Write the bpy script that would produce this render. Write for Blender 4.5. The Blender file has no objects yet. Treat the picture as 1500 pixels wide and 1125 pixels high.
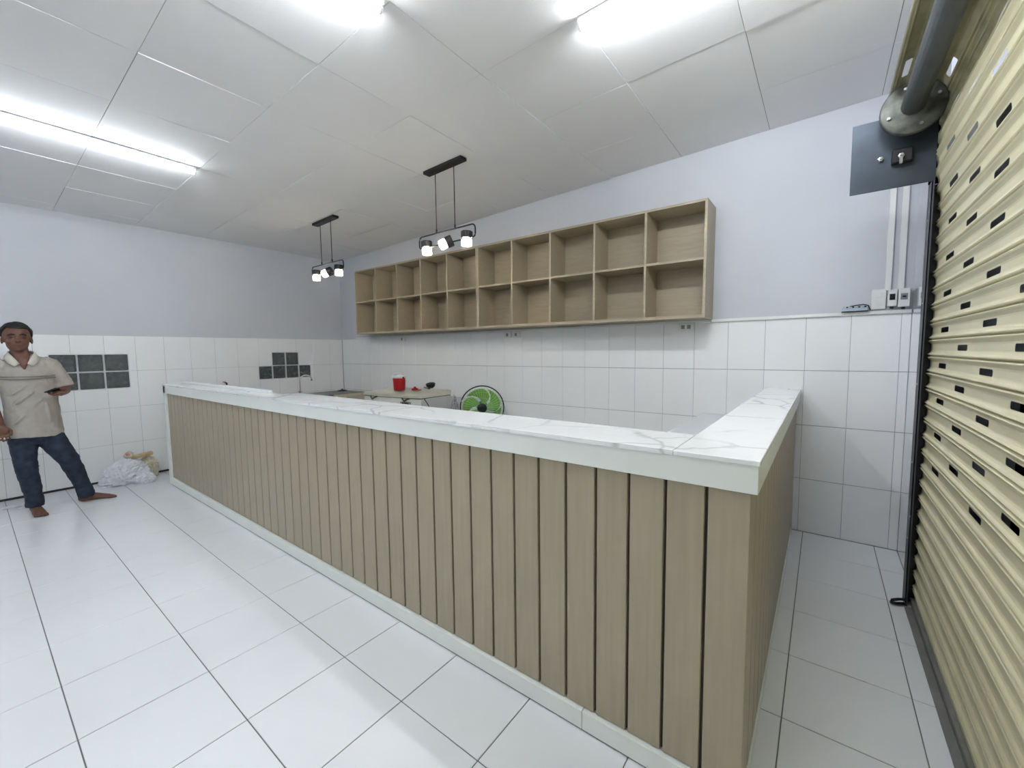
import bpy, bmesh, math, random
from math import sin, cos, pi, radians as RD
from mathutils import Vector, Matrix, noise

SC = bpy.context.scene
COL = SC.collection
rnd = random.Random(7)

# ------------------------------------------------------------------ camera
cam = bpy.data.cameras.new('camera'); camo = bpy.data.objects.new('camera', cam); COL.objects.link(camo)
F_ = Vector((-0.59976117, 0.79641449, -0.07752745)); R_ = Vector((0.79929993, 0.6008241, -0.01140296)); U_ = Vector((-0.03749888, 0.06880673, 0.99692501))
M = Matrix((R_, U_, -F_)).transposed().to_4x4(); M.translation = Vector((6.0529, -3.61226, 1.335))
camo.matrix_world = M
cam.sensor_fit = 'HORIZONTAL'; cam.sensor_width = 36.0; cam.lens = 605.5158/1500*36; cam.clip_start = 0.02; cam.clip_end = 60
SC.camera = camo
# ------------------------------------------------------------------ world and exposure
w = bpy.data.worlds.new('world'); SC.world = w; w.use_nodes = True
w.node_tree.nodes['Background'].inputs[0].default_value = (0.55, 0.65, 0.8, 1)
w.node_tree.nodes['Background'].inputs[1].default_value = 0.03
SC.view_settings.view_transform = 'Standard'; SC.view_settings.look = 'None'
SC.view_settings.exposure = 2.0; SC.view_settings.gamma = 1.0; SC.view_settings.use_curve_mapping = False
TUBE_E = 36.0       # emission of the ceiling tubes
BULB_E = 30.0       # emission of the pendant bulbs
CEIL0, CEILS = 2.7534, 0.0267          # the ceiling rises slightly towards the shutter
def ceil_z(x): return CEIL0 + CEILS*x
CF, CL, CR, CH = -2.388, 0.637, 5.93, 1.045   # counter front, left, right, top

# ------------------------------------------------------------------ materials
def lin(c): return tuple(((v/255)/12.92 if v/255 <= .04045 else ((v/255+.055)/1.055)**2.4) for v in c)
def mat(name, rgb, rough=.5, metal=0.0, var=0.0, vscale=5.0, vstretch=(1,1,1), bump=0.0, bscale=50.0, bstretch=(1,1,1), spec=.5, trans=0.0, ior=1.45, emit=0.0, alpha=1.0, coat=0.0, rvar=0.0):
    m = bpy.data.materials.new(name); m.use_nodes = True
    nt = m.node_tree; N = nt.nodes; L = nt.links; b = N['Principled BSDF']
    c = lin(rgb)
    b.inputs['Base Color'].default_value = (*c, 1); b.inputs['Roughness'].default_value = rough
    b.inputs['Metallic'].default_value = metal; b.inputs['Specular IOR Level'].default_value = spec
    b.inputs['Transmission Weight'].default_value = trans; b.inputs['IOR'].default_value = ior
    b.inputs['Coat Weight'].default_value = coat; b.inputs['Alpha'].default_value = alpha
    if emit:
        b.inputs['Emission Color'].default_value = (*c, 1); b.inputs['Emission Strength'].default_value = emit
    tc = N.new('ShaderNodeTexCoord')
    def noisen(scale, stretch, detail=4):
        mp = N.new('ShaderNodeMapping'); mp.inputs['Scale'].default_value = stretch
        g = N.new('ShaderNodeNewGeometry')
        L.new(g.outputs['Position'], mp.inputs[0])
        n = N.new('ShaderNodeTexNoise'); n.inputs['Scale'].default_value = scale; n.inputs['Detail'].default_value = detail
        L.new(mp.outputs[0], n.inputs['Vector']); return n
    if var or True:
        n = noisen(vscale, vstretch)
        r = N.new('ShaderNodeValToRGB'); v = max(var, .015)
        r.color_ramp.elements[0].position = .3; r.color_ramp.elements[1].position = .7
        r.color_ramp.elements[0].color = (*[max(0, x*(1-v)) for x in c], 1); r.color_ramp.elements[1].color = (*[min(1, x*(1+v)) for x in c], 1)
        L.new(n.outputs[0], r.inputs[0]); L.new(r.outputs[0], b.inputs['Base Color'])
        if rvar:
            mr = N.new('ShaderNodeMapRange'); mr.inputs['To Min'].default_value = rough-rvar; mr.inputs['To Max'].default_value = rough+rvar
            L.new(n.outputs[0], mr.inputs[0]); L.new(mr.outputs[0], b.inputs['Roughness'])
    if bump:
        n2 = noisen(bscale, bstretch)
        bp = N.new('ShaderNodeBump'); bp.inputs['Strength'].default_value = bump; bp.inputs['Distance'].default_value = .004
        L.new(n2.outputs[0], bp.inputs['Height']); L.new(bp.outputs[0], b.inputs['Normal'])
    return m

def emission(name, rgb, e):
    m = bpy.data.materials.new(name); m.use_nodes = True
    nt = m.node_tree; nt.nodes.clear()
    o = nt.nodes.new('ShaderNodeOutputMaterial'); em = nt.nodes.new('ShaderNodeEmission')
    em.inputs[0].default_value = (*lin(rgb), 1); em.inputs[1].default_value = e
    nt.links.new(em.outputs[0], o.inputs[0]); return m

def marble(name):
    m = mat(name, (240, 243, 243), rough=.16, coat=.3)
    nt = m.node_tree; N = nt.nodes; L = nt.links; b = N['Principled BSDF']
    g = N.new('ShaderNodeNewGeometry')
    n1 = N.new('ShaderNodeTexNoise'); n1.inputs['Scale'].default_value = 1.6; n1.inputs['Detail'].default_value = 5
    L.new(g.outputs['Position'], n1.inputs['Vector'])
    mx = N.new('ShaderNodeVectorMath'); mx.operation = 'MULTIPLY_ADD'
    L.new(n1.outputs['Color'], mx.inputs[0]); mx.inputs[1].default_value = (.55,.55,.55); L.new(g.outputs['Position'], mx.inputs[2])
    def veins(scale, width, dark):
        v = N.new('ShaderNodeTexVoronoi'); v.feature = 'DISTANCE_TO_EDGE'; v.inputs['Scale'].default_value = scale
        L.new(mx.outputs[0], v.inputs['Vector'])
        r = N.new('ShaderNodeMapRange'); r.inputs['From Max'].default_value = width; r.inputs['To Min'].default_value = dark; r.inputs['To Max'].default_value = 1
        r.interpolation_type = 'SMOOTHSTEP'
        L.new(v.outputs['Distance'], r.inputs[0]); return r
    a = veins(2.6, .035, .35); c = veins(6.5, .03, .9)
    n3 = N.new('ShaderNodeTexNoise'); n3.inputs['Scale'].default_value = 2.2; L.new(g.outputs['Position'], n3.inputs['Vector'])
    r3 = N.new('ShaderNodeMapRange'); r3.inputs['From Min'].default_value = .42; r3.inputs['From Max'].default_value = .6; L.new(n3.outputs[0], r3.inputs[0])
    mm = N.new('ShaderNodeMath'); mm.operation = 'MULTIPLY'; L.new(a.outputs[0], mm.inputs[0]); L.new(c.outputs[0], mm.inputs[1])
    mo = N.new('ShaderNodeMath'); mo.operation = 'MAXIMUM'; L.new(mm.outputs[0], mo.inputs[0]); L.new(r3.outputs[0], mo.inputs[1])
    mixc = N.new('ShaderNodeMix'); mixc.data_type = 'RGBA'
    mixc.inputs['A'].default_value = (*lin((178, 182, 186)), 1); mixc.inputs['B'].default_value = (*lin((242, 244, 244)), 1)
    L.new(mo.outputs[0], mixc.inputs['Factor']); L.new(mixc.outputs['Result'], b.inputs['Base Color'])
    return m

MT = {
 'plaster': mat('painted_plaster', (200, 203, 209), .65, var=.03, vscale=1.5, bump=.15, bscale=120),
 'ceiling': mat('painted_ceiling_panel', (234, 233, 233), .7, var=.03, vscale=1.2, bump=.12, bscale=90),
 'ceil_gap': mat('ceiling_joint', (125, 125, 128), .9),
 'wall_tile': mat('glazed_wall_tile', (242, 243, 243), .13, var=.015, vscale=2.0, spec=.5),
 'wall_grout': mat('wall_grout', (168, 170, 174), .9, var=.08, vscale=20),
 'floor_tile': mat('floor_tile', (230, 233, 235), .22, var=.03, vscale=1.2, bump=.05, bscale=150, rvar=.06),
 'floor_grout': mat('floor_grout', (112, 112, 112), .9, var=.15, vscale=12),
 'wood': mat('taupe_wood_laminate', (165, 154, 132), .42, var=.055, vscale=9, vstretch=(6, 6, .35), bump=.12, bscale=30, bstretch=(8, 8, .3)),
 'wood_groove': mat('dark_groove', (78, 68, 52), .6, var=.1),
 'shelf_wood': mat('shelf_laminate', (166, 154, 132), .45, var=.07, vscale=14, vstretch=(.5, 4, 5), bump=.08, bscale=40, bstretch=(.4, 5, 5)),
 'white_top': mat('plain_white_top', (240, 243, 244), .25, var=.01),
 'lower_top': mat('shaded_white_worktop', (206, 210, 213), .3, var=.02),  # white worktop, greyed to carry the shade that falls on it
 'fascia': mat('white_fascia_board', (232, 236, 230), .35, var=.02),
 'marble': marble('white_marble'),
 'shutter': mat('cream_shutter_paint', (205, 199, 166), .38, var=.05, vscale=6, vstretch=(1, .5, 2), bump=.03, bscale=70, spec=.45),
 'shutter_dirty': mat('soiled_cream_shutter_paint', (168, 161, 124), .5, var=.25, vscale=9, bump=.1, bscale=60),
 'black_metal': mat('black_metal', (22, 22, 24), .4, var=.1),
 'guide_metal': mat('dark_grey_guide_paint', (66, 68, 76), .45, var=.1, vscale=10),
 'plate_metal': mat('dark_steel_plate', (62, 70, 78), .38, metal=.5, var=.25, vscale=7, rvar=.1),
 'shaft': mat('grey_steel_shaft', (92, 95, 99), .45, metal=.3, var=.15, vscale=9),
 'pulley': mat('soiled_cast_pulley', (92, 94, 88), .5, metal=.4, var=.6, vscale=16, bump=.3, bscale=40),
 'bolt': mat('zinc_bolt', (190, 192, 194), .3, metal=.9),
 'panel_gloss': mat('glossy_grey_white_panel', (214, 217, 226), .07, var=.02, spec=.9, coat=1.0),
 'white_plastic': mat('white_plastic', (232, 233, 231), .4, var=.02),
 'grey_plastic': mat('grey_plastic', (140, 143, 142), .4, var=.05),
 'black_plastic': mat('black_plastic', (24, 25, 27), .35, var=.1),
 'gap_dark': mat('painted_gap_dark', (6, 6, 7), 1.0, spec=0.0),  # black that paints in the darkness behind slots and gaps
 'clear_plastic': mat('cloudy_terminal_plastic', (176, 192, 204), .3, var=.1),
 'glass_block': mat('dark_glass_block', (120, 126, 128), .18, var=.3, vscale=25, bump=.9, bscale=45, trans=.55, ior=1.5),
 'mortar': mat('white_mortar', (226, 228, 228), .8, var=.04),
 'tube': emission('lit_tube', (244, 249, 255), TUBE_E), 'tube_dim': emission('dimmer_lit_tube', (240, 248, 255), TUBE_E*.48),
 'tube_body': mat('tube_end_cap', (225, 228, 232), .4),
 'bulb': emission('lit_bulb', (255, 241, 214), BULB_E),
 'crystal': mat('ribbed_crystal', (250, 248, 240), .08, trans=1.0, ior=1.35),
 'skin': mat('tanned_skin', (104, 70, 56), .5, var=.08, vscale=30, bump=.15, bscale=200),
 'hair': mat('black_hair', (20, 18, 18), .6, var=.3, vscale=80, bump=.8, bscale=150),
 'eye': mat('eye_dark', (30, 22, 20), .3),
 'lip': mat('lips', (112, 66, 58), .5),
 'shirt': mat('light_grey_polo_cloth', (166, 160, 151), .85, var=.06, vscale=14, bump=.5, bscale=22),
 'shirt_trim': mat('polo_stripe', (120, 116, 108), .85),
 'collar': mat('polo_collar', (196, 191, 180), .85, var=.04),
 'denim': mat('dark_blue_denim', (35, 46, 62), .8, var=.45, vscale=16, bump=.5, bscale=26),
 'phone': mat('dark_phone', (24, 24, 30), .15),
 'bag': mat('white_plastic_sack', (226, 227, 234), .3, var=.05, vscale=14, bump=.8, bscale=30),
 'bag_yellow': mat('yellowish_plastic_bag', (200, 192, 168), .4, var=.2, vscale=18, bump=.8, bscale=40),
 'tan_cloth': mat('tan_paper', (196, 170, 128), .6, var=.15, vscale=30, bump=.5),
 'pink': mat('pink_wrapper', (196, 130, 150), .5, var=.2, vscale=40),
 'grey_bag': mat('grey_speckled_bag', (150, 150, 152), .5, var=.6, vscale=60, bump=.8, bscale=50),
 'paper': mat('white_paper_scrap', (224, 222, 226), .8),
 'baseline': mat('wall_foot_shade', (52, 50, 52), .8, var=.2, vscale=20),
 'freezer': mat('freezer_paint', (218, 219, 212), .35, var=.04, vscale=4),
 'freezer_lid': mat('freezer_lid_paint', (206, 203, 186), .35, var=.08, vscale=5),
 'freezer_side': mat('freezer_side_paint', (190, 191, 190), .4, var=.03),
 'seal_and_shade': mat('dark_seal_and_shade', (84, 82, 68), .7),
 'red': mat('red_plastic', (176, 28, 34), .35, var=.05),
 'fan_green': mat('green_fan_blade', (118, 176, 62), .3, var=.05, trans=.1),
 'fan_black': mat('fan_black_plastic', (20, 28, 24), .4),
 'fan_wire': mat('fan_guard_wire', (176, 212, 176), .4),
 'chrome': mat('white_chrome', (225, 226, 226), .15, metal=.3),
 'granite': mat('dark_worktop', (92, 92, 84), .3, var=.35, vscale=60),
 'cabinet': mat('beige_cabinet_front', (172, 164, 140), .5, var=.06, vscale=10),
 'steel_strip': mat('grey_threshold_strip', (128, 128, 124), .5, metal=.3, var=.15, vscale=12),
}

# ------------------------------------------------------------------ helpers
def new_mesh(name, bm, mats, smooth=False):
    me = bpy.data.meshes.new(name); bmesh.ops.recalc_face_normals(bm, faces=bm.faces); bm.to_mesh(me); bm.free()
    for m in (mats if isinstance(mats, (list, tuple)) else [mats]): me.materials.append(MT[m])
    if smooth:
        for p in me.polygons: p.use_smooth = True
    return me
def link(name, me, parent=None, loc=None, rot=None):
    o = bpy.data.objects.new(name, me); COL.objects.link(o)
    if parent: o.parent = parent
    if loc is not None: o.location = loc
    if rot is not None: o.rotation_euler = rot
    return o
def obj(name, bm, mats, parent=None, smooth=False, loc=None, rot=None):
    return link(name, new_mesh(name, bm, mats, smooth), parent, loc, rot)
def tag(o, label=None, cat=None, group=None, kind=None):
    if label: o['label'] = label
    if cat: o['category'] = cat
    if group: o['group'] = group
    if kind: o['kind'] = kind
    return o
def empty(name, loc, rz=0, **k):
    o = bpy.data.objects.new(name, None); o.empty_display_size = .1; COL.objects.link(o)
    o.location = loc; o.rotation_euler = (0, 0, rz); return tag(o, **k)
def copy_tree(o, parent=None):
    c = o.copy(); COL.objects.link(c); c.parent = parent
    for ch in [x for x in list(COL.objects) if x.parent == o]: copy_tree(ch, c)
    return c
def box(bm, a, b, mi=0, bevel=0):
    x0, y0, z0 = a; x1, y1, z1 = b
    vs = [bm.verts.new(p) for p in ((x0,y0,z0),(x1,y0,z0),(x1,y1,z0),(x0,y1,z0),(x0,y0,z1),(x1,y0,z1),(x1,y1,z1),(x0,y1,z1))]
    fs = [bm.faces.new([vs[i] for i in q]) for q in ((3,2,1,0),(4,5,6,7),(0,1,5,4),(1,2,6,5),(2,3,7,6),(3,0,4,7))]
    for f in fs: f.material_index = mi
    if bevel:
        es = list({e for f in fs for e in f.edges})
        r = bmesh.ops.bevel(bm, geom=es, offset=bevel, segments=1, affect='EDGES', profile=.5)
        for f in r['faces']: f.material_index = mi
    return fs
def bmbox(a, b, bevel=0):
    bm = bmesh.new(); box(bm, a, b, 0, bevel); return bm
_cache = {}
def box_mesh(name, size, m, bevel=.0015):
    k = (name, tuple(round(s, 4) for s in size), m)
    if k not in _cache:
        _cache[k] = new_mesh(name, bmbox([-s/2 for s in size], [s/2 for s in size], bevel), m)
    return _cache[k]
def boxobj(name, a, b, m, parent=None, bevel=.0015):
    """a box part from corner a to corner b (world coordinates, parent at the origin of its own location)"""
    c = [(p+q)/2 for p, q in zip(a, b)]; s = [abs(q-p) for p, q in zip(a, b)]
    bev = min(bevel, min(s)*.3)
    base = parent.location if parent else Vector((0,0,0))
    return link(name, box_mesh(name, s, m, bev), parent, Vector(c)-Vector(base))
def ring(bm, c, u, v, a, b, n):
    return [bm.verts.new(c + u*(a*cos(2*pi*i/n)) + v*(b*sin(2*pi*i/n))) for i in range(n)]
def skin_rings(bm, rings, cap=True, closed=False):
    n = len(rings[0])
    seq = list(zip(rings, rings[1:])) + ([(rings[-1], rings[0])] if closed else [])
    for r0, r1 in seq:
        for i in range(n):
            bm.faces.new((r0[i], r0[(i+1) % n], r1[(i+1) % n], r1[i]))
    if cap and not closed:
        bm.faces.new(rings[0][::-1]); bm.faces.new(rings[-1])
def tube(bm, pts, rad, n=10, closed=False, cap=True):
    pts = [Vector(p) for p in pts]; rings = []
    k = len(pts)
    up = Vector((0,0,1))
    for i, p in enumerate(pts):
        if closed: d = pts[(i+1) % k]-pts[i-1]
        else: d = pts[min(i+1, k-1)]-pts[max(i-1, 0)]
        d.normalize()
        ref = up if abs(d.dot(up)) < .95 else Vector((1,0,0))
        if i and not closed:
            u = rings_u - d*rings_u.dot(d)
            if u.length < 1e-4: u = ref.cross(d)
        else: u = ref.cross(d)
        u.normalize(); v = d.cross(u); rings_u = u
        r = rad[i] if isinstance(rad, (list, tuple)) else rad
        rings.append(ring(bm, p, u, v, r, r, n))
    if closed and False: pass
    skin_rings(bm, rings, cap, closed)
def tubeobj(name, pts, rad, m, parent=None, n=10, closed=False, smooth=True):
    bm = bmesh.new(); tube(bm, pts, rad, n, closed); return obj(name, bm, m, parent, smooth)
def lathe(bm, prof, n=24, mtx=None, mi=0):
    rings = []
    for r, z in prof:
        rings.append([bm.verts.new((r*cos(2*pi*i/n), r*sin(2*pi*i/n), z)) for i in range(n)])
    f0 = len(bm.faces)
    skin_rings(bm, rings, True)
    if mtx is not None:
        bmesh.ops.transform(bm, matrix=mtx, verts=[v for r in rings for v in r])
def loft(bm, secs, n=20, side=Vector((0,1,0))):
    """secs: (centre, half width along side, half depth) rings perpendicular to the chain"""
    P = [Vector(s[0]) for s in secs]; rings = []
    for i, s in enumerate(secs):
        d = (P[min(i+1, len(P)-1)]-P[max(i-1, 0)]).normalized()
        u = side - d*side.dot(d); u.normalize(); v = d.cross(u)
        rings.append(ring(bm, P[i], u, v, s[1], s[2], n))
    skin_rings(bm, rings)
def remesh(o, vox, smooth_it=2):
    md = o.modifiers.new('remesh', 'REMESH'); md.mode = 'VOXEL'; md.voxel_size = vox; md.use_smooth_shade = True
    if smooth_it:
        s = o.modifiers.new('smooth', 'SMOOTH'); s.iterations = smooth_it; s.factor = .6
def sub_rects(rect, holes):
    out = [rect]
    for h in holes:
        nxt = []
        for (a0, b0, a1, b1) in out:
            if h[0] >= a1 or h[2] <= a0 or h[1] >= b1 or h[3] <= b0: nxt.append((a0, b0, a1, b1)); continue
            if h[0] > a0: nxt.append((a0, b0, h[0], b1))
            if h[2] < a1: nxt.append((h[2], b0, a1, b1))
            m0, m1 = max(a0, h[0]), min(a1, h[2])
            if h[1] > b0: nxt.append((m0, b0, m1, h[1]))
            if h[3] < b1: nxt.append((m0, h[3], m1, b1))
        out = nxt
    return [r for r in out if r[2]-r[0] > .004 and r[3]-r[1] > .004]

# ================================================================== THE ROOM
YF = -7.2            # the wall behind the photographer
XW = 6.488           # the right side
# floor: grout bed with tiles proud of it
fl = obj('floor', bmbox((-.15, YF-.15, -.12), (6.9, .15, -.0025)), 'floor_grout'); tag(fl, kind='structure')
GX, GY, SX, SY = 4.412, -3.072, .392, .387
xs = [GX+SX*k for k in range(-12, 8)]; ys = [GY+SY*k for k in range(-11, 9)]
rest = bmesh.new()
for i in range(len(xs)-1):
    for j in range(len(ys)-1):
        a0, a1, b0, b1 = max(xs[i], 0), min(xs[i+1], XW), max(ys[j], YF), min(ys[j+1], .0)
        if a1-a0 < .03 or b1-b0 < .01: continue
        g = .0018
        A, B = (a0+g, b0+g, -.012), (a1-g, b1-g, 0)
        if ys[j] > -4.7:
            boxobj('tile', A, B, 'floor_tile', fl, .0012)
        else: box(rest, A, B)
tag(obj('tile_field', rest, 'floor_tile', fl), kind='stuff')

# ceiling: backing and square panels, a little uneven
cb = bmesh.new()
def sloped(bm, x0, y0, x1, y1, t0, t1, mi=0):
    fs = box(bm, (x0, y0, 0), (x1, y1, 1), mi)
    for v in {v for f in fs for v in f.verts}: v.co.z = ceil_z(v.co.x) + (t0 if v.co.z < .5 else t1)
sloped(cb, -.15, YF-.15, 6.9, .15, .006, .12)
ce = obj('ceiling', cb, 'ceil_gap'); tag(ce, kind='structure')
cxs = [0.0]+[.247+.604*k for k in range(0, 11)]+[XW+.3]; cys = [0.0-.604*k+.04 for k in range(0, 13)]+[YF]
cys[0] = 0.0
for i in range(len(cxs)-1):
    for j in range(len(cys)-1):
        bm = bmesh.new(); g = .0012+rnd.random()*.0008
        fs = box(bm, (cxs[i]+g, cys[j+1]+g, 0), (cxs[i+1]-g, cys[j]-g, 1), 0, 0)
        dz = rnd.uniform(-.0015, .0015); tx, ty = rnd.uniform(-.002, .002), rnd.uniform(-.002, .002)
        mx, my = (cxs[i]+cxs[i+1])/2, (cys[j]+cys[j+1])/2
        for v in bm.verts:
            v.co.z = ceil_z(v.co.x)+(dz+(v.co.x-mx)*tx*3+(v.co.y-my)*ty*3 if v.co.z < .5 else .01)
        obj('ceiling_panel', bm, 'ceiling', ce)

TILE_TOP = 1.555
TW, TH = .248, .3925
# wall_back : plaster above, tiles below
bm = bmesh.new()
fs = box(bm, (-.15, 0.0, TILE_TOP), (6.9, .12, 3.1), 0); box(bm, (-.15, .0035, -.1), (6.9, .12, TILE_TOP), 1)
wb = obj('wall_back', bm, ['plaster', 'wall_grout']); tag(wb, kind='structure')
tx = [5.947+TW*k*.9975 for k in range(-25, 4)]
for i in range(len(tx)-1):
    for k in range(4):
        a0, a1 = max(tx[i], .002), min(tx[i+1], XW); z0, z1 = .002+TH*k, min(TH*(k+1), TILE_TOP)
        if a1-a0 < .02: continue
        boxobj('tile', (a0+.0011, 0, z0+.0011), (a1-.0011, .011, z1-.0011), 'wall_tile', wb, .0011)
# wall_left with the two glass block openings
H1 = [(-3.105, .99, -2.515, 1.362)]
H2 = [(-1.05, 1.183, -.683, 1.368), (-1.225, .998, -.512, 1.183)]
bm = bmesh.new()
box(bm, (-.12, YF-.15, TILE_TOP), (0, .15, 3.1), 0)
for r in sub_rects((YF-.15, -.1, .15, TILE_TOP), H1+H2): box(bm, (-.12, r[0], r[1]), (-.0035, r[2], r[3]), 1)
wl = obj('wall_left', bm, ['plaster', 'wall_grout']); tag(wl, kind='structure')
ty = [-2.701+TW*k for k in range(-9, 13)]
for i in range(len(ty)-1):
    for k in range(4):
        b0, b1 = ty[i], min(ty[i+1], -.001); z0, z1 = (.02 if k == 0 else TH*k), min(TH*(k+1), TILE_TOP)
        if b1-b0 < .02: continue
        rr = sub_rects((b0+.0011, z0+.0011, b1-.0011, z1-.0011), H1+H2)
        if not rr: continue
        if len(rr) == 1: r = rr[0]; boxobj('tile', (-.011, r[0], r[1]), (0, r[2], r[3]), 'wall_tile', wl, .0011)
        else:
            bm = bmesh.new()
            for r in rr: box(bm, (-.011, r[0], r[1]), (0, r[2], r[3]))
            obj('tile', bm, 'wall_tile', wl)
# far end of the left wall, behind the photographer's view
bm = bmesh.new(); box(bm, (-.011, YF, .02), (0, ty[0], TILE_TOP)); tag(obj('tile_field', bm, 'wall_tile', wl), kind='stuff')
bl = obj('foot_shade_left', bmbox((-.01, YF, 0), (.006, -.01, .019), .001), 'baseline'); tag(bl, kind='structure')  # dark strip painting the shadow gap under the wall tiles
# wall_front (behind the photographer)
wf = obj('wall_front', bmbox((-.15, YF-.12, -.1), (6.9, YF, 3.1)), 'plaster'); tag(wf, kind='structure')
# wall_right: short jamb beside the shutter, then wall beyond the shutter, and lintel over it
bm = bmesh.new()
box(bm, (XW, -.689, -.1), (XW+.3, .15, 3.1), 0); box(bm, (XW+.12, YF-.15, -.1), (XW+.3, -4.62, 3.1), 0); box(bm, (XW+.12, -4.62, 2.3), (XW+.3, -.62, 3.1), 0)
wr = obj('wall_right', bm, 'panel_gloss'); tag(wr, kind='structure')
# added unseen black sheet behind the shutter, so its slots read dark
bo = obj('slot_backing', bmbox((XW+.3, -4.7, -.1), (XW+.36, -.5, 3.1)), 'gap_dark'); tag(bo, kind='structure')

# glass block windows
def glass_block(w, h):
    bm = bmesh.new(); d = .075
    # body with a recessed pillow face
    box(bm, (-d, -w/2, -h/2), (0, w/2, h/2), 0, .006)
    return bm
def gb_window(name, cells):
    r = empty(name, (0, 0, 0)); tag(r, kind='structure')
    fr = bmesh.new()
    me = None
    for (y0, z0, y1, z1) in cells:
        g = .0065
        bm = bmesh.new(); box(bm, (-.085, y0+g, z0+g), (-.006, y1-g, z1-g), 0, .008)
        b = obj('glass_block', bm, 'glass_block', r)
        pm = bmesh.new()
        n = 8
        grid = [[pm.verts.new((-.005-.004*abs(sin(i*pi/n*2))*abs(cos(j*pi/n*1.5)) if 0 < i < n and 0 < j < n else -.0065, y0+g+.012+(y1-y0-2*g-.024)*i/n, z0+g+.012+(z1-z0-2*g-.024)*j/n)) for j in range(n+1)] for i in range(n+1)]
        for i in range(n):
            for j in range(n): pm.faces.new((grid[i][j], grid[i+1][j], grid[i+1][j+1], grid[i][j+1]))
        obj('pillow_face', pm, 'glass_block', b, True)
        # mortar joints round the block
        box(fr, (-.09, y0-.002, z0), (.001, y0+g, z1)); box(fr, (-.09, y1-g, z0), (.001, y1+.002, z1))
        box(fr, (-.09, y0+g, z0-.002), (.0005, y1-g, z0+g)); box(fr, (-.09, y0+g, z1-g), (.0005, y1-g, z1+.002))
    obj('mortar', fr, 'mortar', r); return r
c1 = [(-3.105+.1967*i, .99+.186*j, -3.105+.1967*(i+1), .99+.186*(j+1)) for i in range(3) for j in range(2)]
gb_window('window_1', c1)
c2 = [(-1.05, 1.183, -.8665, 1.368), (-.8665, 1.183, -.683, 1.368)]+[(-1.225+.1783*i, .998, -1.225+.1783*(i+1), 1.183) for i in range(4)]
gb_window('window_2', c2)

# cable trunking along the top of the wall tiles
tr = empty('trim_1', (0, 0, 0)); tag(tr, kind='structure')
for a, b in ((.4, 3.0), (3.0, 5.33), (5.33, XW-.002)):
    boxobj('trunking', (a+.001, -.016, 1.552), (b-.001, -.0005, 1.574), 'white_plastic', tr)

# ================================================================== SHUTTER
sh = empty('roller_shutter', (0, 0, 0), label='cream slatted metal roller shutter with oblong slots, right side of room', cat='shutter')
P_, SZ0, NR = .0803, .006, 0
# path of the curtain in the XZ plane
path = [(6.478, 0.0), (6.478, 2.02), (6.462, 2.15), (6.455, 2.25), (6.458, 2.36)]
pc, pr = Vector((6.335, 2.45)), .135
for k in range(0, 15):
    a = RD(-20+10.5*k); path.append((pc.x+pr*cos(a), pc.y+pr*sin(a)))
path = path[:4]+path[5:]
PL = [0]
for a, b in zip(path, path[1:]): PL.append(PL[-1]+math.dist(a, b))
def onpath(s):
    s = max(0, min(s, PL[-1]-1e-6))
    for i in range(len(path)-1):
        if s <= PL[i+1]:
            t = (s-PL[i])/(PL[i+1]-PL[i]); a, b = Vector(path[i]), Vector(path[i+1])
            d = (b-a).normalized(); p = a+(b-a)*t
            return p, Vector((-d.y, d.x))      # the normal points into the room
PROF = [(0, -.002), (.002, -.0005), (.005, .009), (.009, .0115), (.013, .009), (.018, .003), (.024, .0), (.0285, -.001), (.0515, -.001), (.058, .0), (.064, .004), (.070, .009), (.0745, .0115), (.0775, .009), (.0795, .0), (.0803, -.002)]
YS0, YS1 = -.712, -4.55
def slat(k):
    s0 = SZ0+P_*k
    slotted = k >= 9
    ph = 0 if (k % 2 == 1) else 1
    bm = bmesh.new()
    def V(s, d, y):
        p, nrm = onpath(s0+s); q = p+nrm*d
        return bm.verts.new((q.x, y, q.y))
    segs = [(i, i+1) for i in range(len(PROF)-1)]
    for i, j in segs:
        if slotted and PROF[i][0] == .0285:
            c = -.98-.3125*ph; L = []
            while c > YS1+.2: L.append(c); c -= .6225
            y = YS0
            (sa, da), (sb, db) = PROF[i], PROF[j]
            for c in L:
                a, b = c+.07, c-.07
                bm.faces.new((V(sa, da, y), V(sa, da, a), V(sb, db, a), V(sb, db, y)))
                e = .005  # chamfered slot corners
                for (y0, y1) in ((a, a-e), (b, b+e)):
                    bm.faces.new((V(sa, da, y0), V(sa, da, y1), V(sa+e, da, y0)))
                    bm.faces.new((V(sb, db, y0), V(sb, db, y1), V(sb-e, db, y0)))
                y = b
            bm.faces.new((V(sa, da, y), V(sa, da, YS1), V(sb, db, YS1), V(sb, db, y)))
        else:
            (sa, da), (sb, db) = PROF[i], PROF[j]
            bm.faces.new((V(sa, da, YS0), V(sa, da, YS1), V(sb, db, YS1), V(sb, db, YS0)))
    bmesh.ops.remove_doubles(bm, verts=bm.verts, dist=1e-5)
    return bm
nsl = int((PL[-1]-SZ0)/P_)
base_me = {}
for k in range(nsl):
    straight = SZ0+P_*(k+1) < 2.02
    if straight:
        key = ('s', k >= 9, k % 2)
        if key not in base_me:
            bm = slat(k); bmesh.ops.translate(bm, verts=bm.verts, vec=(0, 0, -P_*k)); base_me[key] = new_mesh('slat', bm, 'shutter', False)
        link('slat', base_me[key], sh, (0, 0, P_*k))
    else:
        obj('slat', slat(k), 'shutter' if SZ0+P_*k < 2.3 else 'shutter_dirty', sh)
# end strip of the curtain on the drum, its bright edge
p, nrm = onpath(SZ0+P_*nsl)
bm = bmesh.new(); tube(bm, [(p.x, YS0-.06, p.y), (p.x, YS1, p.y)], .006, 8); obj('end_strip', bm, 'shutter', sh, True)
boxobj('bottom_bar', (6.462, YS1, .0), (6.486, YS0, .03), 'steel_strip', sh)
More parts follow.
